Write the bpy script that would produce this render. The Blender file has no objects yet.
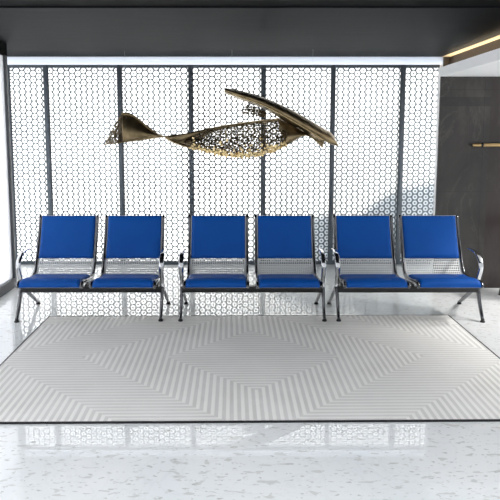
import bpy, bmesh, math, random
from mathutils import Vector, Matrix
random.seed(7)
sc = bpy.context.scene
COL = sc.collection
# ------------------------------------------------------------------ camera
F, CX, CY, H = 650.0, 240.0, 214.0, 1.56
TILT = math.atan((CY - 133) / F)

def at(px, py, Y):
    """world point seen at photo pixel (px,py) at depth Y"""
    x = (px - CX) / F; y = -(py - CY) / F
    c, s = math.cos(TILT), math.sin(TILT)
    r = Vector((x, c + y * s, -s + y * c))
    t = Y / r.y
    return Vector((r.x * t, Y, H + r.z * t))

cam = bpy.data.cameras.new('camera')
cam.sensor_width = 36; cam.lens = F / 500 * 36
cam.shift_x = (250 - CX) / 500; cam.shift_y = -(250 - CY) / 500
cam.clip_start = .05; cam.clip_end = 200
co = bpy.data.objects.new('camera', cam); COL.objects.link(co)
co.location = (0, 0, H); co.rotation_euler = (math.radians(90) - TILT, 0, 0)
sc.camera = co
vs = sc.view_settings
vs.view_transform = 'Standard'; vs.look = 'None'; vs.gamma = 1; vs.exposure = 0.05
vs.use_curve_mapping = False
try:
    sc.cycles.use_denoising = True
    sc.cycles.max_bounces = 10
    sc.cycles.transparent_max_bounces = 12
    sc.cycles.caustics_reflective = False
    sc.cycles.caustics_refractive = False
except Exception:
    pass

# ------------------------------------------------------------------ materials
def lin(r, g, b):
    f = lambda c: (c / 255 / 12.92) if c <= 10 else (((c / 255) + .055) / 1.055) ** 2.4
    return (f(r), f(g), f(b), 1)

class NT:
    def __init__(s, name):
        s.m = bpy.data.materials.new(name); s.m.use_nodes = True
        s.t = s.m.node_tree; s.t.nodes.clear()
        s.out = s.n('ShaderNodeOutputMaterial')
    def n(s, typ, **kw):
        nd = s.t.nodes.new(typ)
        for k, v in kw.items():
            setattr(nd, k, v)
        return nd
    def l(s, a, b): s.t.links.new(a, b)
    def val(s, sock, v):
        if hasattr(v, 'links') or isinstance(v, bpy.types.NodeSocket): s.l(v, sock)
        else: sock.default_value = v
    def math(s, op, a, b=None, c=None, clamp=False):
        nd = s.n('ShaderNodeMath', operation=op, use_clamp=clamp)
        for i, v in enumerate((a, b, c)):
            if v is not None: s.val(nd.inputs[i], v)
        return nd.outputs[0]
    def mix(s, fac, a, b):
        nd = s.n('ShaderNodeMix', data_type='RGBA')
        s.val(nd.inputs[0], fac); s.val(nd.inputs[6], a); s.val(nd.inputs[7], b)
        return nd.outputs[2]
    def ramp(s, fac, stops):
        nd = s.n('ShaderNodeValToRGB')
        el = nd.color_ramp.elements
        while len(el) < len(stops): el.new(.5)
        for e, (p, c) in zip(el, stops):
            e.position = p; e.color = c if hasattr(c, '__len__') else (c, c, c, 1)
        s.l(fac, nd.inputs[0]); return nd.outputs[0]
    def coords(s, scale=(1, 1, 1), loc=(0, 0, 0), rot=(0, 0, 0)):
        tc = s.n('ShaderNodeTexCoord'); mp = s.n('ShaderNodeMapping')
        mp.inputs['Scale'].default_value = scale; mp.inputs['Location'].default_value = loc
        mp.inputs['Rotation'].default_value = rot
        s.l(tc.outputs['Object'], mp.inputs[0]); return mp.outputs[0]
    def noise(s, vec, scale, detail=3, rough=.5, dist=0):
        nd = s.n('ShaderNodeTexNoise'); s.l(vec, nd.inputs['Vector'])
        nd.inputs['Scale'].default_value = scale; nd.inputs['Detail'].default_value = detail
        nd.inputs['Roughness'].default_value = rough; nd.inputs['Distortion'].default_value = dist
        return nd.outputs['Fac']
    def bsdf(s, color, rough=.5, metal=0, spec=.5, **kw):
        b = s.n('ShaderNodeBsdfPrincipled')
        s.val(b.inputs['Base Color'], color); s.val(b.inputs['Roughness'], rough)
        s.val(b.inputs['Metallic'], metal); b.inputs['Specular IOR Level'].default_value = spec
        for k, v in kw.items(): s.val(b.inputs[k.replace('_', ' ')], v)
        s.l(b.outputs[0], s.out.inputs[0]); return b
    def bump(s, b, h, strength=.3, dist=.002):
        nd = s.n('ShaderNodeBump'); nd.inputs['Strength'].default_value = strength
        nd.inputs['Distance'].default_value = dist
        s.l(h, nd.inputs['Height']); s.l(nd.outputs[0], b.inputs['Normal'])

def plain(name, color, rough=.5, metal=0, spec=.5, nscale=20, var=.06):
    t = NT(name); v = t.coords()
    nz = t.noise(v, nscale, 3)
    dk = tuple(c * (1 - var) for c in color[:3]) + (1,)
    lt = tuple(min(1, c * (1 + var)) for c in color[:3]) + (1,)
    t.bsdf(t.mix(nz, dk, lt), rough, metal, spec)
    return t.m

M = {}
M['chrome'] = plain('chrome', (.62, .63, .65, 1), .13, 1, nscale=4, var=.05)
M['chrome_dark_reflect'] = plain('chrome_dark_reflect', (.15, .152, .16, 1), .12, 1, nscale=4, var=.05)  # chrome finish; the dark surroundings it reflects are put into the base colour
M['steel'] = plain('perforated_steel', (.80, .81, .80, 1), .38, .45, nscale=30, var=.04)
M['black_metal'] = plain('black_powder_coat', lin(14, 14, 16), .35)
M['rubber'] = plain('black_rubber', lin(20, 20, 22), .6)
M['frame_grey'] = plain('grey_aluminium', lin(84, 92, 100), .42, .25)
M['mullion'] = plain('dark_mullion', lin(44, 48, 54), .45)
M['lattice'] = plain('grey_lattice', lin(92, 100, 106), .45, .2)
M['white_paint'] = plain('white_paint', (.93, .935, .94, 1), .5, nscale=3, var=.015)
M['brown_paint'] = plain('brown_panel', lin(28, 20, 15), .55, nscale=6)
M['black_recess'] = plain('black_recess', lin(10, 11, 12), .7, spec=.03, nscale=3)
M['cove'] = plain('cove_edge', lin(190, 176, 150), .6, nscale=4)
M['brass'] = plain('brushed_brass', (.80, .55, .26, 1), .28, 1)
M['gold'] = plain('gold_leaf', (.86, .68, .36, 1), .34, 1)
M['wire_bronze'] = plain('bronze_wire', (.17, .13, .08, 1), .4, .9)
M['cable'] = plain('steel_cable', (.5, .5, .5, 1), .4, 1)
M['shade_block'] = plain('bluish_exterior', lin(200, 214, 224), .8, nscale=3, var=.3)

def bronze():
    t = NT('dark_bronze'); v = t.coords()
    n1 = t.noise(v, 6, 4, .6); n2 = t.noise(v, 60, 3, .6)
    c = t.ramp(n1, [(.3, (.13, .098, .052, 1)), (.7, (.34, .26, .15, 1))])
    b = t.bsdf(c, t.ramp(n2, [(.3, .30), (.7, .46)]), .95)
    t.bump(b, n2, .15, .002)
    return t.m
M['bronze'] = bronze()

def fabric():
    t = NT('blue_leatherette'); v = t.coords()
    n1 = t.noise(v, 5, 3); n2 = t.noise(v, 260, 3, .6)
    c = t.mix(n1, lin(3, 74, 156), lin(6, 85, 172))
    b = t.bsdf(c, .55, 0, .2)
    t.bump(b, n2, .12, .001)
    return t.m
M['blue'] = fabric()

def frosted(name, tint, clear):
    t = NT(name); v = t.coords()
    nz = t.noise(v, 40, 2)
    tr = t.n('ShaderNodeBsdfTranslucent'); tr.inputs[0].default_value = tint
    df = t.n('ShaderNodeBsdfDiffuse'); df.inputs[0].default_value = tint
    tp = t.n('ShaderNodeBsdfTransparent'); tp.inputs[0].default_value = (1, 1, 1, 1)
    m1 = t.n('ShaderNodeMixShader'); m1.inputs[0].default_value = .12
    t.l(tr.outputs[0], m1.inputs[1]); t.l(df.outputs[0], m1.inputs[2])
    m2 = t.n('ShaderNodeMixShader')
    t.l(t.math('MULTIPLY_ADD', nz, .06, clear - .03), m2.inputs[0])
    t.l(m1.outputs[0], m2.inputs[1]); t.l(tp.outputs[0], m2.inputs[2])
    t.l(m2.outputs[0], t.out.inputs[0])
    return t.m
M['pane'] = frosted('frosted_pane', (.95, .96, .97, 1), .27)
M['header'] = frosted('header_panel', (.80, .83, .88, 1), .0)
M['glass_side'] = frosted('white_side_glass', (.93, .94, .98, 1), .6)

def floor_mat():
    t = NT('polished_terrazzo')
    v = t.coords((1, 1.0, 1)); v2 = t.coords((.62, 1.25, 1))
    base = t.ramp(t.noise(v, 1.1, 4, .55, .6), [(.3, lin(226, 230, 232)), (.7, lin(240, 241, 241))])
    chips = t.ramp(t.noise(v2, 19, 2, .5, .5), [(.615, 0), (.66, 1)])
    chips2 = t.ramp(t.noise(v2, 44, 2, .5, .3), [(.63, 0), (.68, 1)])
    tone = t.mix(t.noise(v, 9, 2), lin(196, 202, 203), lin(212, 207, 200))
    dark = t.mix(t.noise(v, 3, 2), lin(168, 170, 168), lin(205, 204, 200))
    c = t.mix(t.math('MULTIPLY', chips, .75), base, tone)
    c = t.mix(t.math('MULTIPLY', chips2, .8), c, dark)
    vein = t.ramp(t.noise(t.coords((1, 1, 1), rot=(0, 0, .6)), 1.3, 6, .62, 1.6),
                  [(.485, 0), (.5, 1), (.515, 0)])
    c = t.mix(t.math('MULTIPLY', vein, .08), c, lin(158, 162, 165))
    t.bsdf(c, .0, 0, .45)
    return t.m
M['floor'] = floor_mat()

def ceiling_mat():
    t = NT('charcoal_ceiling_board'); v = t.coords()
    n = t.noise(t.coords((.6, 6, 1)), 4, 4)
    c = t.ramp(n, [(.3, lin(17, 19, 22)), (.7, lin(25, 27, 30))])
    br = t.n('ShaderNodeTexBrick'); t.l(t.coords((1, 1, 1), loc=(.43, .2, 0)), br.inputs['Vector'])
    br.offset = 0
    br.inputs['Color1'].default_value = br.inputs['Color2'].default_value = (0, 0, 0, 1)
    br.inputs['Mortar'].default_value = (1, 1, 1, 1)
    br.inputs['Scale'].default_value = 1; br.inputs['Mortar Size'].default_value = .004
    br.inputs['Brick Width'].default_value = .62; br.inputs['Row Height'].default_value = 30
    c = t.mix(t.math('MULTIPLY', br.outputs['Color'], .6), c, lin(26, 27, 29))
    t.bsdf(c, .6, 0, .035)
    return t.m
M['ceiling'] = ceiling_mat()

def stone_mat():
    t = NT('dark_stone_slabs')
    v = t.coords((1, 1, .45))
    n = t.noise(v, 3.2, 6, .65, .5)
    c = t.ramp(n, [(.28, lin(34, 32, 31)), (.55, lin(50, 48, 46)), (.8, lin(78, 75, 71))])
    band = t.ramp(t.noise(t.coords((1, 1, .3)), 1.4, 3), [(.45, 0), (.7, 1)])
    c = t.mix(t.math('MULTIPLY', band, .4), c, lin(50, 40, 38))
    vein = t.ramp(t.noise(t.coords((1, 1, .5), rot=(0, .5, 0)), 2.5, 6, .6, 1.2), [(.49, 0), (.5, 1), (.51, 0)])
    c = t.mix(t.math('MULTIPLY', vein, .14), c, lin(120, 116, 110))
    tc = t.n('ShaderNodeTexCoord'); sp = t.n('ShaderNodeSeparateXYZ'); t.l(tc.outputs['Object'], sp.inputs[0])
    x, z = sp.outputs[0], sp.outputs[2]
    # slab joints: heights given in metres above the floor; one darker inlaid strip
    j = None
    for h in (.46, .98, 1.98):
        d = t.math('LESS_THAN', t.math('ABSOLUTE', t.math('SUBTRACT', z, h)), .003)
        j = d if j is None else t.math('MAXIMUM', j, d)
    for h in (.44, 1.4):
        d = t.math('LESS_THAN', t.math('ABSOLUTE', t.math('SUBTRACT', x, h)), .003)
        j = t.math('MAXIMUM', j, d)
    strip = t.math('MULTIPLY', t.math('LESS_THAN', t.math('ABSOLUTE', t.math('SUBTRACT', z, 1.865)), .045),
                   t.math('LESS_THAN', x, .50))
    c = t.mix(t.math('MULTIPLY', strip, .55), c, lin(30, 29, 28))
    right = t.math('GREATER_THAN', x, .50)
    c = t.mix(t.math('MULTIPLY', right, .55), c, lin(44, 32, 31))
    c = t.mix(t.math('MULTIPLY', j, .5), c, lin(24, 23, 22))
    t.bsdf(c, .3, 0, .45)
    return t.m
M['stone'] = stone_mat()

RUG_P = .0429
def rug_mat():
    t = NT('striped_rug_pile')
    tc = t.n('ShaderNodeTexCoord'); sp = t.n('ShaderNodeSeparateXYZ'); t.l(tc.outputs['Object'], sp.inputs[0])
    u, v = sp.outputs[0], sp.outputs[1]
    A = RUG_P * 14
    au, av = t.math('ABSOLUTE', u), t.math('ABSOLUTE', v)
    r = t.math('DIVIDE', t.math('ADD', au, av), A)
    odd = t.math('FLOOR', t.math('MODULO', r, 2.0))          # 0: stripes along x, 1: stripes along y
    q = t.math('ADD', t.math('MULTIPLY', av, t.math('SUBTRACT', 1.0, odd)), t.math('MULTIPLY', au, odd))
    ph = t.math('FRACT', t.math('DIVIDE', q, RUG_P))
    line = t.ramp(t.math('ABSOLUTE', t.math('SUBTRACT', ph, .5)), [(.20, 0), (.30, 1)])
    vec = tc.outputs['Object']
    wear = t.ramp(t.noise(vec, 2.2, 5, .6), [(.3, 0), (.7, 1)])
    fine = t.noise(vec, 160, 3, .7)
    light = t.mix(wear, lin(243, 241, 237), lin(249, 248, 245))
    dark = t.mix(wear, lin(212, 210, 207), lin(229, 228, 225))
    c = t.mix(line, dark, light)
    flat = t.math('MULTIPLY', t.math('SUBTRACT', 1.0, odd), .28)
    c = t.mix(flat, c, lin(230, 228, 225))
    c = t.mix(t.math('MULTIPLY', fine, .06), c, lin(120, 118, 116))
    edge = t.math('MAXIMUM', t.math('GREATER_THAN', au, 1.700), t.math('GREATER_THAN', av, 1.018))
    c = t.mix(t.math('MULTIPLY', edge, .6), c, lin(96, 96, 98))
    b = t.bsdf(c, .92, 0, .15)
    t.bump(b, t.math('ADD', t.math('MULTIPLY', line, .6), fine), .35, .004)
    return t.m
M['rug'] = rug_mat()
M['rug_edge'] = plain('rug_binding', lin(38, 38, 40), .9)

def emit(name, col, strength):
    t = NT(name); e = t.n('ShaderNodeEmission')
    e.inputs[0].default_value = col; e.inputs[1].default_value = strength
    t.l(e.outputs[0], t.out.inputs[0]); return t.m
M['led'] = emit('warm_led', (1, .80, .52, 1), 26.0)

# ------------------------------------------------------------------ mesh helpers
def link(name, bm, mat, parent=None, smooth=False, recalc=True):
    if recalc: bmesh.ops.recalc_face_normals(bm, faces=bm.faces)
    me = bpy.data.meshes.new(name); bm.to_mesh(me); bm.free()
    mats = mat if isinstance(mat, (list, tuple)) else [mat]
    for m in mats: me.materials.append(m)
    if smooth:
        for p in me.polygons: p.use_smooth = True
    o = bpy.data.objects.new(name, me); COL.objects.link(o)
    if parent: o.parent = parent
    return o

def empty(name, loc=(0, 0, 0)):
    o = bpy.data.objects.new(name, None); COL.objects.link(o); o.location = loc
    o.empty_display_size = .1
    return o

def tag(o, label, cat, group=None):
    o['label'] = label; o['category'] = cat
    if group: o['group'] = group
    return o

def struct(o): o['kind'] = 'structure'; return o

def box(bm, x0, x1, y0, y1, z0, z1, mi=0):
    vs_ = [bm.verts.new((x, y, z)) for z in (z0, z1) for y in (y0, y1) for x in (x0, x1)]
    for f in ((0, 1, 3, 2), (4, 6, 7, 5), (0, 4, 5, 1), (2, 3, 7, 6), (0, 2, 6, 4), (1, 5, 7, 3)):
        fc = bm.faces.new([vs_[i] for i in f]); fc.material_index = mi
    return bm

def bx(*a): return box(bmesh.new(), *a)

def bevel(o, w=.003, seg=2, ang=40):
    m = o.modifiers.new('bevel', 'BEVEL'); m.width = w; m.segments = seg
    m.limit_method = 'ANGLE'; m.angle_limit = math.radians(ang)
    for p in o.data.polygons: p.use_smooth = True
    return o

def catmull(pts, n=6):
    P = [Vector(p) for p in pts]; out = []
    for i in range(len(P) - 1):
        p0 = P[i - 1] if i else P[i] * 2 - P[i + 1]
        p3 = P[i + 2] if i + 2 < len(P) else P[i + 1] * 2 - P[i]
        p1, p2 = P[i], P[i + 1]
        for k in range(n):
            t = k / n
            out.append(.5 * ((2 * p1) + (p2 - p0) * t + (2 * p0 - 5 * p1 + 4 * p2 - p3) * t * t
                             + (3 * p1 - p0 - 3 * p2 + p3) * t ** 3))
    out.append(P[-1]); return out

def sweep(bm, path, section, xaxis=Vector((1, 0, 0)), scale=None):
    """sweep a closed 2-D section (a along xaxis, b along the path's normal)"""
    rings = []
    n = len(path)
    for i, p in enumerate(path):
        t = (path[min(i + 1, n - 1)] - path[max(i - 1, 0)]).normalized()
        xa = (xaxis - t * xaxis.dot(t)).normalized()
        nn = xa.cross(t)
        s = scale[i] if scale else (1, 1)
        rings.append([bm.verts.new(p + xa * a * s[0] + nn * b * s[1]) for a, b in section])
    m = len(section)
    for i in range(n - 1):
        for k in range(m):
            bm.faces.new((rings[i][k], rings[i][(k + 1) % m], rings[i + 1][(k + 1) % m], rings[i + 1][k]))
    bm.faces.new(rings[0]); bm.faces.new(rings[-1][::-1])
    return bm

def ell(a, b, n=12, p=1.0):
    out = []
    for k in range(n):
        t = 2 * math.pi * k / n
        c, s = math.cos(t), math.sin(t)
        out.append((a * math.copysign(abs(c) ** p, c), b * math.copysign(abs(s) ** p, s)))
    return out

def tube(bm, a, b, r, n=5):
    a, b = Vector(a), Vector(b); d = b - a
    if d.length < 1e-6: return bm
    up = Vector((0, 1, 0)) if abs(d.normalized().y) < .8 else Vector((1, 0, 0))
    return sweep(bm, [a, b], ell(r, r, n), up)

# ------------------------------------------------------------------ the setting
SY = 7.666      # lattice screen plane
PY = 6.449      # stone partition face
GX = -2.291     # side glazing plane
CZ = 2.43       # ceiling

struct(link('floor', bx(-9, 9, -3, 14, -.12, 0), M['floor']))
struct(link('ceiling', bx(-2.76, 2.40, 4.703, SY + .06, CZ, CZ + .12), M['ceiling']))
struct(link('trim_5', bx(-2.76, 2.40, 4.25, 4.70, CZ + .012, CZ + .12), M['black_recess']))
struct(link('ceiling', bx(2.40, 5.2, 4.25, SY + .06, CZ + .03, CZ + .12), M['ceiling']))
struct(link('ceiling', bx(-2.76, 5.2, 2.8, 4.25, CZ + .5, CZ + .6), M['ceiling']))  # unseen raised slab, added to shade the front floor
# header over the screen and the dark band over the side glazing
struct(link('trim_1', bx(-2.76, 2.331, SY - .035, SY - .025, 2.34, CZ), M['header']))
struct(link('trim_2', bx(GX - .06, GX + .0, -1.6, 6.536, 2.312, CZ), M['black_recess']))
# end wall left of the screen, end wall right of it (behind the partition)
struct(link('wall_back', bx(2.331, 2.40, SY - .05, SY + .06, 0, CZ), M['white_paint']))
struct(link('trim_3', bx(2.331, 2.40, SY - .06, SY - .05, 2.2, CZ), M['brown_paint']))
# brown wall over the cove at the right
struct(link('wall_right', bx(2.40, 2.46, 4.25, SY + .06, 2.195, CZ + .03), M['brown_paint']))
# stone partition: stone face, white edge; white soffit that runs forward from it
PX = 1.955
o = link('wall_partition', bx(0, 3.3, 0, .02, 0, 2.106), M['stone']); o.location = (PX, PY, 0); struct(o)
struct(link('wall_partition', bx(PX, 5.26, PY + .02, PY + .085, 0, 2.106), M['white_paint']))
struct(link('trim_4', bx(PX, 5.26, 4.25, PY + .085, 2.106, 2.195), M['white_paint']))

# side glazing: dark sill, end mullion, more mullions towards the viewer, white glass
win = empty('window_1', (GX, 3, 0)); struct(win)
def wchild(name, x0, x1, y0, y1, z0, z1, m):
    o = link(name, bx(x0 - GX, x1 - GX, y0 - 3, y1 - 3, z0, z1), m, win)
    return o
wchild('sill', GX - .06, GX, -1.6, 6.50, 0, .094, M['mullion'])
wchild('mullion', GX - .06, GX, 6.496, 6.536, 0, 2.312, M['mullion'])
for y in (4.0, 1.6):
    wchild('mullion', GX - .06, GX, y - .03, y + .03, .094, 2.312, M['mullion'])
for a, b in ((4.03, 6.496), (1.63, 3.97), (-1.6, 1.57)):
    wchild('pane', GX - .034, GX - .026, a, b, .094, 2.312, M['glass_side'])

wchild('pane', -2.724, -2.716, 6.6, SY, .0, CZ, M['glass_side'])
# invented bluish block outside, added to shade the lower right frosted panels
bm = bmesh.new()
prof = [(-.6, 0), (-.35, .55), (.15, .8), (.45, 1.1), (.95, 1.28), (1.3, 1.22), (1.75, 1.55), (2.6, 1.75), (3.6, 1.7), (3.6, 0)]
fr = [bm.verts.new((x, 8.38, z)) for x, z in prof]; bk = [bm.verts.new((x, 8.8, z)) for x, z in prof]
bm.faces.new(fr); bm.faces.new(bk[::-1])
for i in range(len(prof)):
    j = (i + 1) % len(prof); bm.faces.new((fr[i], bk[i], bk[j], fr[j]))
struct(link('shade_block_outside', bm, M['shade_block']))

# cove light strip along the brown wall
strip = empty('cove_light_strip', (2.385, 5.95, 2.345))
link('channel', bx(-.030, .015, -1.69, 1.6, -.040, -.034), M['brown_paint'], strip)
link('lip', bx(-.036, -.030, -1.69, 1.6, -.040, -.016), M['brown_paint'], strip)
link('diffuser', bx(-.020, .008, -1.69, 1.6, -.034, -.028), M['led'], strip)
struct(link('trim_6', bx(2.315, 2.40, 4.25, SY - .03, CZ - .005, CZ), M['cove']))
tag(strip, 'long warm LED strip glowing in the ceiling cove above the stone wall', 'light')

# ------------------------------------------------------------------ hexagon lattice screen
HX, HZ = .0646, .0699          # column pitch, row pitch
ZB, ZT = .040, 2.308
screen = empty('lattice_screen', (0, SY, 0))
tag(screen, 'tall backlit screen of white panels under a dark hexagon lattice with grey posts', 'screen')

posts = [(-2.684, .040), (-2.243, .052), (-1.392, .050), (-.570, .046), (.272, .046), (1.078, .046), (1.885, .050)]
ends = [p for p in posts]
def post_edges(i): return posts[i][0] - posts[i][1] / 2, posts[i][0] + posts[i][1] / 2

def lattice_bm(x0, x1):
    bm = bmesh.new()
    R = HX / 1.5
    hexv = [(R, 0), (R / 2, HZ / 2), (-R / 2, HZ / 2), (-R, 0), (-R / 2, -HZ / 2), (R / 2, -HZ / 2)]
    hr = .0298
    i0, i1 = int(math.floor(x0 / HX)) - 1, int(math.ceil(x1 / HX)) + 1
    y0, y1 = -.020, -.014
    for i in range(i0, i1 + 1):
        for k in range(-1, int(ZT / HZ) + 2):
            cx = i * HX; cz = ZB + k * HZ + (HZ / 2 if i % 2 else 0)
            if cx + R < x0 or cx - R > x1 or cz + HZ / 2 < ZB or cz - HZ / 2 > ZT: continue
            outer = []
            for a in range(6):
                p, q = hexv[a], hexv[(a + 1) % 6]
                outer.append((cx + p[0], cz + p[1])); outer.append((cx + (p[0] + q[0]) / 2, cz + (p[1] + q[1]) / 2))
            inner = [(cx + hr * math.cos(math.pi * a / 6), cz + hr * math.sin(math.pi * a / 6)) for a in range(12)]
            vo = [bm.verts.new((x, y0, z)) for x, z in outer]
            vi = [bm.verts.new((x, y0, z)) for x, z in inner]
            vb = [bm.verts.new((x, y1, z)) for x, z in inner]
            for a in range(12):
                b = (a + 1) % 12
                bm.faces.new((vo[a], vo[b], vi[b], vi[a]))
                bm.faces.new((vi[a], vi[b], vb[b], vb[a]))
            vd = [bm.verts.new((cx + (.0115) * math.cos(math.pi * a / 3), y0 + .001, cz + (.0115) * math.sin(math.pi * a / 3))) for a in range(6)]
            vd2 = [bm.verts.new((v.co.x, y1, v.co.z)) for v in vd]
            bm.faces.new(vd)
            for a in range(6):
                bm.faces.new((vd[a], vd[(a + 1) % 6], vd2[(a + 1) % 6], vd2[a]))
    for co_, no in (((x0, 0, 0), (-1, 0, 0)), ((x1, 0, 0), (1, 0, 0)), ((0, 0, ZB), (0, 0, -1)), ((0, 0, ZT), (0, 0, 1))):
        bmesh.ops.bisect_plane(bm, geom=bm.verts[:] + bm.edges[:] + bm.faces[:], plane_co=co_, plane_no=no, clear_outer=True)
    return bm

for i in range(len(posts)):
    x0 = post_edges(i)[1]
    x1 = post_edges(i + 1)[0] if i + 1 < len(posts) else 2.300
    pane = link('panel', bx(x0 - .01, x1 + .01, -.014, -.008, ZB - .01, ZT + .01), M['pane'], screen)
    link('hexagon_lattice', lattice_bm(x0, x1), M['lattice'], pane, recalc=False)
for x, w in posts:
    bm = bmesh.new()
    box(bm, x - w / 2, x + w / 2, -.034, .02, 0, 2.34)
    box(bm, x - w / 2 - .006, x - w / 2, -.026, -.006, 0, 2.34)
    box(bm, x + w / 2, x + w / 2 + .006, -.026, -.006, 0, 2.34)
    bevel(link('post', bm, M['frame_grey'], screen), .003)
link('end_frame', bx(2.300, 2.331, -.034, .02, 0, 2.34), M['white_paint'], screen)
link('top_rail', bx(-2.66, 2.300, -.030, .015, ZT, 2.34), M['frame_grey'], screen)
link('bottom_rail', bx(-2.66, 2.300, -.030, .015, 0, ZB), M['frame_grey'], screen)

# ------------------------------------------------------------------ brass rail on the stone wall
rail = empty('wall_rail', tuple(at(500, 145, PY - .055)))
x_l = at(473, 145, PY - .055).x - rail.location.x
bm = bmesh.new(); sweep(bm, [Vector((x_l, 0, 0)), Vector((1.2, 0, 0))], ell(.017, .017, 10), Vector((0, 0, 1)))
link('bar', bm, M['brass'], rail, True)
for px in (482, 540):
    xx = at(px, 145, PY - .055).x - rail.location.x
    bm = bmesh.new()
    sweep(bm, [Vector((xx, -.018, 0)), Vector((xx, .055, 0))], ell(.012, .022, 10), Vector((1, 0, 0)))
    link('bracket', bm, M['black_metal'], rail, True)
tag(rail, 'thin brass rail fixed to the dark stone wall at right', 'rail')

# ------------------------------------------------------------------ rug
rug = empty('striped_rug', (.093, 4.385, 0)); rug.rotation_euler.z = math.radians(.7)
RW, RD, RT = 1.712, 1.028, .010
o = link('pile', bx(-RW + .008, RW - .008, -RD + .008, RD - .008, 0.0, RT), M['rug'], rug)
bm = bmesh.new()
box(bm, -RW, RW, -RD, -RD + .008, 0, RT + .001); box(bm, -RW, RW, RD - .008, RD, 0, RT + .001)
box(bm, -RW, -RW + .008, -RD + .008, RD - .008, 0, RT + .001); box(bm, RW - .008, RW, -RD + .008, RD - .008, 0, RT + .001)
link('binding', bm, M['rug_edge'], rug)
tag(rug, 'large pale grey rug with nested diamond stripes on the white floor', 'rug')

# ------------------------------------------------------------------ waiting benches
PROFILE = catmull([Vector((0, y, z)) for y, z in
    [(.385, .813), (.345, .70), (.295, .58), (.245, .475), (.205, .405), (.170, .350), (.125, .318), (.04, .308),
     (-.10, .318), (-.21, .335), (-.265, .338), (-.298, .328), (-.312, .306)]], 5)

def arc_pos(path):
    L = [0]
    for a, b in zip(path, path[1:]): L.append(L[-1] + (b - a).length)
    return L
PL = arc_pos(PROFILE)
def prof_at(s):
    s = max(0, min(PL[-1], s))
    for i in range(len(PL) - 1):
        if s <= PL[i + 1] + 1e-9:
            t = (s - PL[i]) / (PL[i + 1] - PL[i]); p = PROFILE[i].lerp(PROFILE[i + 1], t)
            d = (PROFILE[i + 1] - PROFILE[i]).normalized()
            return p, Vector((0, d.z, -d.y))            # point, normal towards the sitter
    return PROFILE[-1], Vector((0, 0, 1))
# sitter side: profile runs from back top down then forwards; the sitter is at -y / +z
def nrm(s):
    p, n = prof_at(s)
    a, b = prof_at(max(0, s - .03))[1], prof_at(min(PL[-1], s + .03))[1]
    n = (n + a + b).normalized()
    return p, -n if n.z < -.3 or (abs(n.z) <= .99 and n.y > .2) else n

S_BACK0, S_BACK1 = .004, .400
def s_of(y, z):
    return min(range(len(PROFILE)), key=lambda i: (PROFILE[i].y - y) ** 2 + (PROFILE[i].z - z) ** 2)
S_SEAT0 = PL[s_of(.075, .311)]
S_SEAT1 = PL[-1]

def cushion(name, s0, s1, w, th, parent, cx, nu=22, nv=20):
    """padded slab lying on the profile between arc lengths s0 and s1"""
    bm = bmesh.new(); top = []; bot = []
    for j in range(nv + 1):
        # denser rows at both ends so the rolled edge is round
        t = .5 - .5 * math.cos(math.pi * j / nv)
        p, n = nrm(s0 + (s1 - s0) * t)
        ev = min(1, min(t, 1 - t) * (s1 - s0) / (th * .9)); fv = math.sqrt(max(0, 1 - (1 - ev) ** 2))
        rt, rb = [], []
        for i in range(nu + 1):
            u = .5 - .5 * math.cos(math.pi * i / nu)
            eu = min(1, min(u, 1 - u) * w / (th * .9)); fu = math.sqrt(max(0, 1 - (1 - eu) ** 2))
            crown = 1 + .22 * (1 - (2 * u - 1) ** 2) * (1 - (2 * t - 1) ** 4)
            h = .003 + th * (.25 + .75 * fu * fv) * crown
            rt.append(bm.verts.new(p + Vector((cx + (u - .5) * w, 0, 0)) + n * h))
            rb.append(bm.verts.new(p + Vector((cx + (u - .5) * w, 0, 0)) + n * .003))
        top.append(rt); bot.append(rb)
    for j in range(nv):
        for i in range(nu):
            bm.faces.new((top[j][i], top[j][i + 1], top[j + 1][i + 1], top[j + 1][i]))
            bm.faces.new((bot[j][i], bot[j + 1][i], bot[j + 1][i + 1], bot[j][i + 1]))
    for j in range(nv):
        bm.faces.new((top[j][0], top[j + 1][0], bot[j + 1][0], bot[j][0]))
        bm.faces.new((top[j][nu], bot[j][nu], bot[j + 1][nu], top[j + 1][nu]))
    for i in range(nu):
        bm.faces.new((top[0][i], bot[0][i], bot[0][i + 1], top[0][i + 1]))
        bm.faces.new((top[nv][i], top[nv][i + 1], bot[nv][i + 1], bot[nv][i]))
    return link(name, bm, M['blue'], parent, True)

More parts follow.
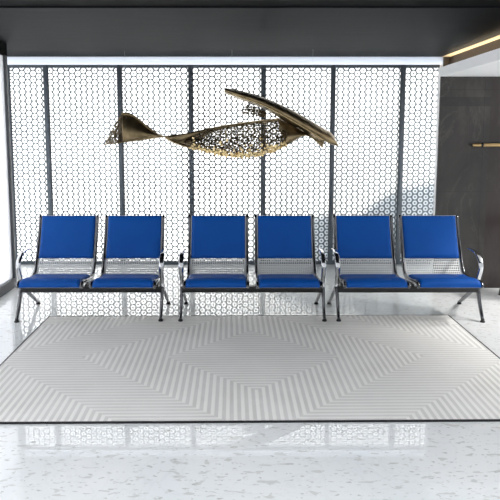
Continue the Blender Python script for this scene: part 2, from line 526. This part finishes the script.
SW = .500       # sheet width between the side frames
def shell(parent, cx):
    """steel sheet following the profile, perforated with round holes in the open gap"""
    bm = bmesh.new()
    rows = 56; s_tot = PL[-1]; ncol = 30
    cw = SW / ncol
    th = .0022
    def pt(x, s, off):
        p, n = nrm(s); return p + Vector((cx + x, 0, 0)) + n * off
    gap0, gap1 = S_BACK1 - .015, S_SEAT0 - .04
    npr = 8
    for off in (0.0, -th):
        def quad(xa, xb, sa, sb):
            bm.faces.new([bm.verts.new(pt(x, s, off)) for x, s in ((xa, sa), (xb, sa), (xb, sb), (xa, sb))])
        n1 = 12
        for r in range(n1): quad(-SW / 2, SW / 2, gap0 * r / n1, gap0 * (r + 1) / n1)
        n2 = 16
        for r in range(n2): quad(-SW / 2, SW / 2, gap1 + (s_tot - gap1) * r / n2, gap1 + (s_tot - gap1) * (r + 1) / n2)
        ch = (gap1 - gap0) / npr
        for r in range(npr):
            sa, sb = gap0 + ch * r, gap0 + ch * (r + 1)
            for c in range(ncol):
                xa = -SW / 2 + cw * c; xb = xa + cw
                if c in (0, ncol - 1):
                    quad(xa, xb, sa, sb); continue
                xm, sm = (xa + xb) / 2, (sa + sb) / 2
                out = [(xb, sm), (xb, sb), (xm, sb), (xa, sb), (xa, sm), (xa, sa), (xm, sa), (xb, sa)]
                hr = .36
                inn = [(xm + cw * hr * math.cos(math.pi * a / 4), sm + ch * hr * math.sin(math.pi * a / 4)) for a in range(8)]
                vo = [bm.verts.new(pt(x, s, off)) for x, s in out]; vi = [bm.verts.new(pt(x, s, off)) for x, s in inn]
                for a in range(8):
                    b = (a + 1) % 8
                    bm.faces.new((vo[a], vo[b], vi[b], vi[a]))
    bmesh.ops.remove_doubles(bm, verts=bm.verts[:], dist=.0003)
    return link('seat_shell', bm, M['steel'], parent, True)

def side_frame(parent, x):
    bm = bmesh.new()
    path = [p + Vector((x, 0, 0)) for p in PROFILE]
    sec = [(-.011, -.013), (-.007, -.017), (.007, -.017), (.011, -.013), (.011, .010), (.007, .014), (-.007, .014), (-.011, .010)]
    sweep(bm, path, sec)
    return link('side_frame', bm, M['chrome_dark_reflect'], parent, True)

LX = .580
def make_bench():
    root = empty('waiting_bench', (0, 0, 0))
    bm = bx(-LX - .012, LX + .012, -.150, -.080, .226, .274)
    bevel(link('beam', bm, M['black_metal'], root), .004)
    for cx in (-.300, .300):
        sh = shell(root, cx)
        cushion('backrest_cushion', S_BACK0, S_BACK1, .484, .028, sh, cx)
        cushion('seat_cushion', S_SEAT0, S_SEAT1, .494, .027, sh, cx)
        for s in (-1, 1): side_frame(sh, cx + s * .261)
        # black cast bracket that bolts the seat on the beam
        for s in (-1, 1):
            link('bracket', bx(cx + s * .261 - .009, cx + s * .261 + .009, -.15, .10, .262, .300), M['black_metal'], sh)
    for s in (-1, 1):
        x = s * (LX + .018)
        # armrest: flat chrome band, a forward bow over the beam end
        path = catmull([Vector((x, y, z)) for y, z in
            [(.165, .546), (.10, .553), (.02, .552), (-.06, .540), (-.128, .508), (-.160, .458), (-.148, .400), (-.120, .345), (-.105, .302), (-.108, .250)]], 5)
        n = len(path)
        sc_ = [(1.0 - .25 * abs(2 * i / (n - 1) - .9), .8 + .5 * (i / (n - 1))) for i in range(n)]
        bm = bmesh.new(); sweep(bm, path, ell(.021, .0085, 14, .8), scale=sc_)
        link('armrest', bm, M['chrome'], root, True)
        # legs: front and rear, tapering, slightly bowed
        for nm, pts in (('front', [(-.108, .262), (-.130, .215), (-.175, .125), (-.228, .045), (-.250, .022)]),
                        ('rear', [(-.100, .262), (.0, .215), (.14, .130), (.275, .050), (.330, .020)])):
            path = catmull([Vector((x, y, z)) for y, z in pts], 5); n = len(path)
            bm = bmesh.new(); sweep(bm, path, ell(.0165, .020, 12, .8), scale=[(1 - .25 * i / (n - 1), 1.15 - .45 * i / (n - 1)) for i in range(n)])
            lg = link('leg', bm, M['chrome_dark_reflect'], root, True)
            e = pts[-1]
            bm = bmesh.new()
            foot = [Vector((x, e[0], e[1] + .008)), Vector((x, e[0], .012)), Vector((x, e[0], .0105)), Vector((x, e[0], .0))]
            sweep(bm, foot, ell(.019, .019, 14), scale=[(.7, .7), (.8, .8), (1.05, 1.05), (1.05, 1.05)])
            fc = link('foot_cap', bm, M['rubber'], lg, True)
            fc['_front'] = nm == 'front'
    return root

def copy_tree(o, parent=None):
    c = o.copy(); COL.objects.link(c)
    if parent: c.parent = parent
    for ch in list(o.children): copy_tree(ch, c)
    return c

proto = make_bench()
for cx, lab in ((-1.257, 'two-seat blue waiting bench at the left, nearest the side glazing'),
                (.104, 'two-seat blue waiting bench in the middle, between the two other benches'),
                (1.418, 'two-seat blue waiting bench at the right, in front of the dark stone wall')):
    b = proto if cx < -1 else copy_tree(proto)
    b.location = (cx, 5.5, 0)
    tag(b, lab, 'bench', 'blue waiting benches in a row')
# front feet that stand on the rug end on its pile
bpy.context.view_layer.update()
for ob in list(bpy.data.objects):
    if ob.name.split('.')[0] == 'foot_cap':
        if ob['_front']:
            wx = ob.matrix_world @ Vector(ob.data.vertices[0].co)
            if -1.6 < wx.x < 1.79:
                ob.data = ob.data.copy()
                for v in ob.data.vertices:
                    if v.co.z < .011: v.co.z += RT
        del ob['_front']

# ------------------------------------------------------------------ hanging bronze fish sculpture
FY = 7.05
fish = empty('hanging_sculpture', tuple(at(225, 130, FY)))
FO = fish.location.copy()
tag(fish, 'bronze fish shaped ribbon sculpture with wire mesh body hanging before the screen', 'sculpture')

def edge(pts, n):
    """pixel polyline (px, py, depth offset) -> n smooth world points relative to the sculpture"""
    P = catmull([Vector(p) for p in pts], 12); L = arc_pos(P); out = []
    for k in range(n):
        s = L[-1] * k / (n - 1); i = 0
        while i < len(L) - 2 and L[i + 1] < s: i += 1
        t = (s - L[i]) / max(1e-9, L[i + 1] - L[i])
        q = P[i].lerp(P[i + 1], max(0, min(1, t)))
        out.append(at(q.x, q.y, FY + q.z) - FO)
    return out

def ribbon(name, top, bottom, th, mat, bulge=0.0, n=40, m=8, roll=.006):
    A, B = edge(top, n), edge(bottom, n); bm = bmesh.new()
    grid = [[A[i].lerp(B[i], k / m) + Vector((0, -bulge * math.sin(math.pi * k / m), 0)) for k in range(m + 1)] for i in range(n)]
    vv = [[bm.verts.new(p) for p in row] for row in grid]
    for i in range(n - 1):
        for k in range(m):
            bm.faces.new((vv[i][k], vv[i + 1][k], vv[i + 1][k + 1], vv[i][k + 1]))
    bmesh.ops.remove_doubles(bm, verts=bm.verts[:], dist=.0004)
    o = link(name, bm, mat, fish, True)
    md = o.modifiers.new('solid', 'SOLIDIFY'); md.thickness = th; md.offset = 0
    return o

def patch(top, bottom, bulge):
    n = 60; A, B = edge(top, n), edge(bottom, n)
    def f(u, v):
        x = u * (n - 1); i = min(n - 2, int(x)); t = x - i
        return A[i].lerp(A[i + 1], t).lerp(B[i].lerp(B[i + 1], t), v) + Vector((0, -bulge * math.sin(math.pi * v), 0))
    return f

def net(name, f, nu, nv, r, mat, rnd, parent=fish, keep=.93, jit=.42):
    bm = bmesh.new(); P = {}
    for i in range(nu + 1):
        for k in range(nv + 1):
            u = (i + (.5 if k % 2 else 0) + rnd.uniform(-jit, jit)) / nu; v = (k + (rnd.uniform(-jit, jit) if 0 < k < nv else 0)) / nv
            P[i, k] = f(min(1, max(0, u)), min(1, max(0, v))) + Vector((0, rnd.uniform(-.012, .012), 0))
    for (i, k), p in P.items():
        for di, dk in ((1, 0), (0, 1), (1, 1) if k % 2 else (-1, 1)):
            q = P.get((i + di, k + dk))
            if q is not None and rnd.random() < keep: tube(bm, p, q, r * rnd.uniform(.8, 1.3), 4)
    return link(name, bm, mat, parent)

rnd = random.Random(3)
# tail fin, twisting into the body at (164,137)
ribbon('tail_fin', [(122.5, 113.5, .05), (128, 114.2, .03), (136, 118.5, .02), (149, 128.8, .0), (158, 134.0, 0), (164.5, 136.6, 0)],
       [(123.5, 142.6, -.06), (132, 141.5, -.06), (141, 140.2, -.05), (152, 138.6, -.02), (159, 137.6, 0), (164.5, 136.9, 0)], .012, M['bronze'], .05)
ribbon('tail_rim', [(122, 113, .04), (129, 113.6, .02), (137, 118, .01), (149, 128, -.01), (158, 133.4, 0), (164.5, 136.3, 0)],
       [(122, 115, .03), (129, 115.2, .01), (137, 119.6, 0), (149, 129.6, -.02), (158, 134.6, 0), (164.5, 137.0, 0)], .030, M['bronze'], .0, 30, 2)
net('tail_net', patch([(121.5, 114, .05), (114, 127, .06), (104.5, 144.8, .08)], [(131, 117, 0), (129, 131, .0), (124, 142.6, -.04)], .02),
    14, 13, .0036, M['wire_bronze'], rnd)
# body band, from the twist to the head
ribbon('body_band', [(164.3, 136.4, 0), (173, 135.2, -.02), (186, 133.2, -.03), (200, 130.2, 0), (220, 126.4, .05), (240, 123.2, .1), (262, 120.4, .12), (281, 118.5, .1)],
       [(164.3, 137.0, 0), (173, 142.6, .03), (186, 145.2, .04), (198, 138.2, .05), (220, 129.6, .08), (240, 125.6, .12), (262, 122.6, .14), (281, 121.5, .12)], .012, M['bronze'], .03, 60)
ribbon('body_keel', [(164.5, 136.8, 0), (176, 141.8, -.02), (190, 146.4, -.05), (204, 149.0, -.07)],
       [(164.5, 137.4, 0), (176, 143.6, -.03), (190, 148.4, -.06), (204, 150.4, -.08)], .020, M['bronze'], .0, 24, 2)
# wire mesh belly
belly = patch([(186, 139, 0), (202, 132, 0), (222, 127.5, .05), (240, 124.5, .1), (262, 121.5, .12), (280, 120.5, .1), (292, 126, .05)],
              [(183, 145, .02), (196, 149.2, -.08), (212, 152.6, -.12), (232, 156.4, -.16), (252, 157.0, -.16), (272, 151.6, -.12), (290, 142.5, -.02)], .12)
net('belly_net', belly, 52, 18, .0036, M['wire_bronze'], rnd, keep=.95)
# gold flakes along the lower edge and inside the belly
bm = bmesh.new()
for q in range(330):
    u = rnd.uniform(.06, .97); v = 1 - abs(rnd.gauss(0, .10)) if q < 310 else rnd.uniform(.2, 1)
    p = belly(u, max(0, min(1, v))) + Vector((0, -.012 + rnd.uniform(-.02, .01), rnd.uniform(-.012, .012)))
    s = rnd.uniform(.007, .015)
    e = Matrix.Rotation(rnd.uniform(0, 6.28), 3, 'Y') @ Matrix.Rotation(rnd.uniform(-.7, .7), 3, 'X')
    c = [p + e @ Vector((a * s, b, d * s * .7)) for b in (-.002, .002) for a, d in ((-1, -1), (1, -1), (1, 1), (-1, 1))]
    vv = [bm.verts.new(x) for x in c]
    for fidx in ((0, 1, 2, 3), (7, 6, 5, 4), (0, 4, 5, 1), (1, 5, 6, 2), (2, 6, 7, 3), (3, 7, 4, 0)):
        bm.faces.new([vv[i] for i in fidx])
fl_ = link('gold_flakes', bm, M['gold'], fish); fl_['kind'] = 'stuff'; fl_['label'] = 'gold flakes along the lower belly'
# long top wing: upper blade and lower blade; a gold line paints the highlight where they meet
ribbon('top_wing', [(225, 88.3, .0), (240, 91.0, -.02), (258, 96.0, -.04), (275, 102.6, -.06), (292, 110.6, -.08), (310, 120.8, -.08), (324, 129.4, -.06), (332, 134.6, -.04), (337.5, 145.0, 0)],
       [(224.6, 91.2, -.08), (240, 96.8, -.12), (258, 103.0, -.14), (275, 111.0, -.16), (292, 120.6, -.18), (308, 130.0, -.17), (320, 137.6, -.14), (329, 143.0, -.1), (337.0, 145.4, 0)], .014, M['bronze'], .05, 60)
ribbon('wing_underside', [(224.6, 91.4, -.08), (240, 97.0, -.12), (258, 103.2, -.14), (275, 111.2, -.16), (292, 120.8, -.18), (306, 128.8, -.17), (316, 135, -.14), (325, 141, -.1)],
       [(224.8, 92.6, -.02), (238, 98.4, .0), (252, 103.6, .0), (268, 110.6, .0), (281, 118.4, .0), (299, 130.2, -.04), (313, 139.2, -.04), (322.5, 148.0, -.03)], .010, M['bronze'], -.03, 60)
bm = bmesh.new()
rp = edge([(226, 91.4, -.088), (240, 97.0, -.128), (258, 103.2, -.148), (275, 111.2, -.168), (292, 120.8, -.188), (308, 130.2, -.178), (320, 137.8, -.148), (328, 142.6, -.11)], 50)
sweep(bm, rp, ell(.004, .004, 6), Vector((0, 1, 0)))
link('ridge_highlight', bm, M['gold'], fish, True)
# gill fin curling under the wing, back to the belly
ribbon('gill_fin', [(277, 117.6, .04), (288, 122.6, .0), (298, 129.4, -.06), (310, 136.4, -.05)],
       [(281, 131, .0), (284, 139.6, -.06), (287, 144.0, -.1), (303, 134.6, -.06)], .012, M['bronze'], .05, 24)
net('wing_net', patch([(246, 104.5, .02), (254, 107, .02), (266, 112.5, .02)], [(241, 113, .04), (252, 114.5, .06), (266, 118, .06)], .01),
    8, 6, .0038, M['wire_bronze'], rnd)
# thin suspension cables up to the ceiling
for px, py, dy in ((126, 114.2, .03), (232, 89.6, -.03), (312, 122.0, -.08)):
    p = at(px, py, FY + dy) - FO
    bm = bmesh.new(); tube(bm, p, Vector((p.x, p.y, CZ - FO.z)), .0007, 5)
    link('cable', bm, M['cable'], fish)

# ------------------------------------------------------------------ stool leg at the right edge
sx, sy = 2.70, 6.03
stool = empty('bar_stool', (sx, sy, 0))
bm = bmesh.new(); sweep(bm, [Vector((0, 0, z)) for z in (.62, .625, .66, .672)], ell(.17, .17, 28), Vector((1, 0, 0)), [(.9, .9), (1, 1), (1, 1), (.92, .92)])
bevel(link('seat', bm, M['black_metal'], stool), .004)
for a in (145, 55, 235, 325):
    c, s = math.cos(math.radians(a)), math.sin(math.radians(a))
    bm = bmesh.new()
    sweep(bm, [Vector((.225 * c, .225 * s, 0)), Vector((.11 * c, .11 * s, .625))], ell(.012, .012, 10), Vector((s, -c, 0)), [(1, 1), (1.7, 1.7)])
    link('leg', bm, M['black_metal'], stool, True)
tag(stool, 'black stool by the stone wall, only one leg showing at the right edge', 'stool')

# ------------------------------------------------------------------ light: bright overcast sky and low sun behind the screen
SUN_DIR = Vector((.06, -1, -.92)).normalized()
w = bpy.data.worlds.new('sky'); sc.world = w; w.use_nodes = True
nt = w.node_tree; bg = nt.nodes['Background']
tc = nt.nodes.new('ShaderNodeTexCoord'); dt = nt.nodes.new('ShaderNodeVectorMath'); dt.operation = 'DOT_PRODUCT'
nt.links.new(tc.outputs['Generated'], dt.inputs[0]); dt.inputs[1].default_value = -SUN_DIR
mr = nt.nodes.new('ShaderNodeMapRange'); mr.inputs[1].default_value = .0; mr.inputs[2].default_value = 1.0
mr.inputs[3].default_value = .82; mr.inputs[4].default_value = 3.2          # brighter haze around the sun
nt.links.new(dt.outputs['Value'], mr.inputs[0]); nt.links.new(mr.outputs[0], bg.inputs[1])
bg.inputs[0].default_value = (.94, .965, 1.0, 1)
sun = bpy.data.lights.new('sun', 'SUN'); sun.energy = 9.5; sun.angle = math.radians(6); sun.color = (1, .95, .86)
so = bpy.data.objects.new('sun', sun); COL.objects.link(so)
d = SUN_DIR
so.rotation_euler = d.to_track_quat('-Z', 'Y').to_euler(); so.location = (-4, 12, 8)

# unseen fill spots added right of the frame, brightening the soffit by floor bounce
for y in (4.7, 5.6):
    lt = bpy.data.lights.new('soffit_fill', 'SPOT'); lt.energy = 170; lt.spot_size = math.radians(115); lt.spot_blend = .5
    lt.shadow_soft_size = .06; lt.color = (1, .97, .93)
    lo = bpy.data.objects.new('soffit_fill', lt); COL.objects.link(lo); lo.location = (3.5, y, 2.09)
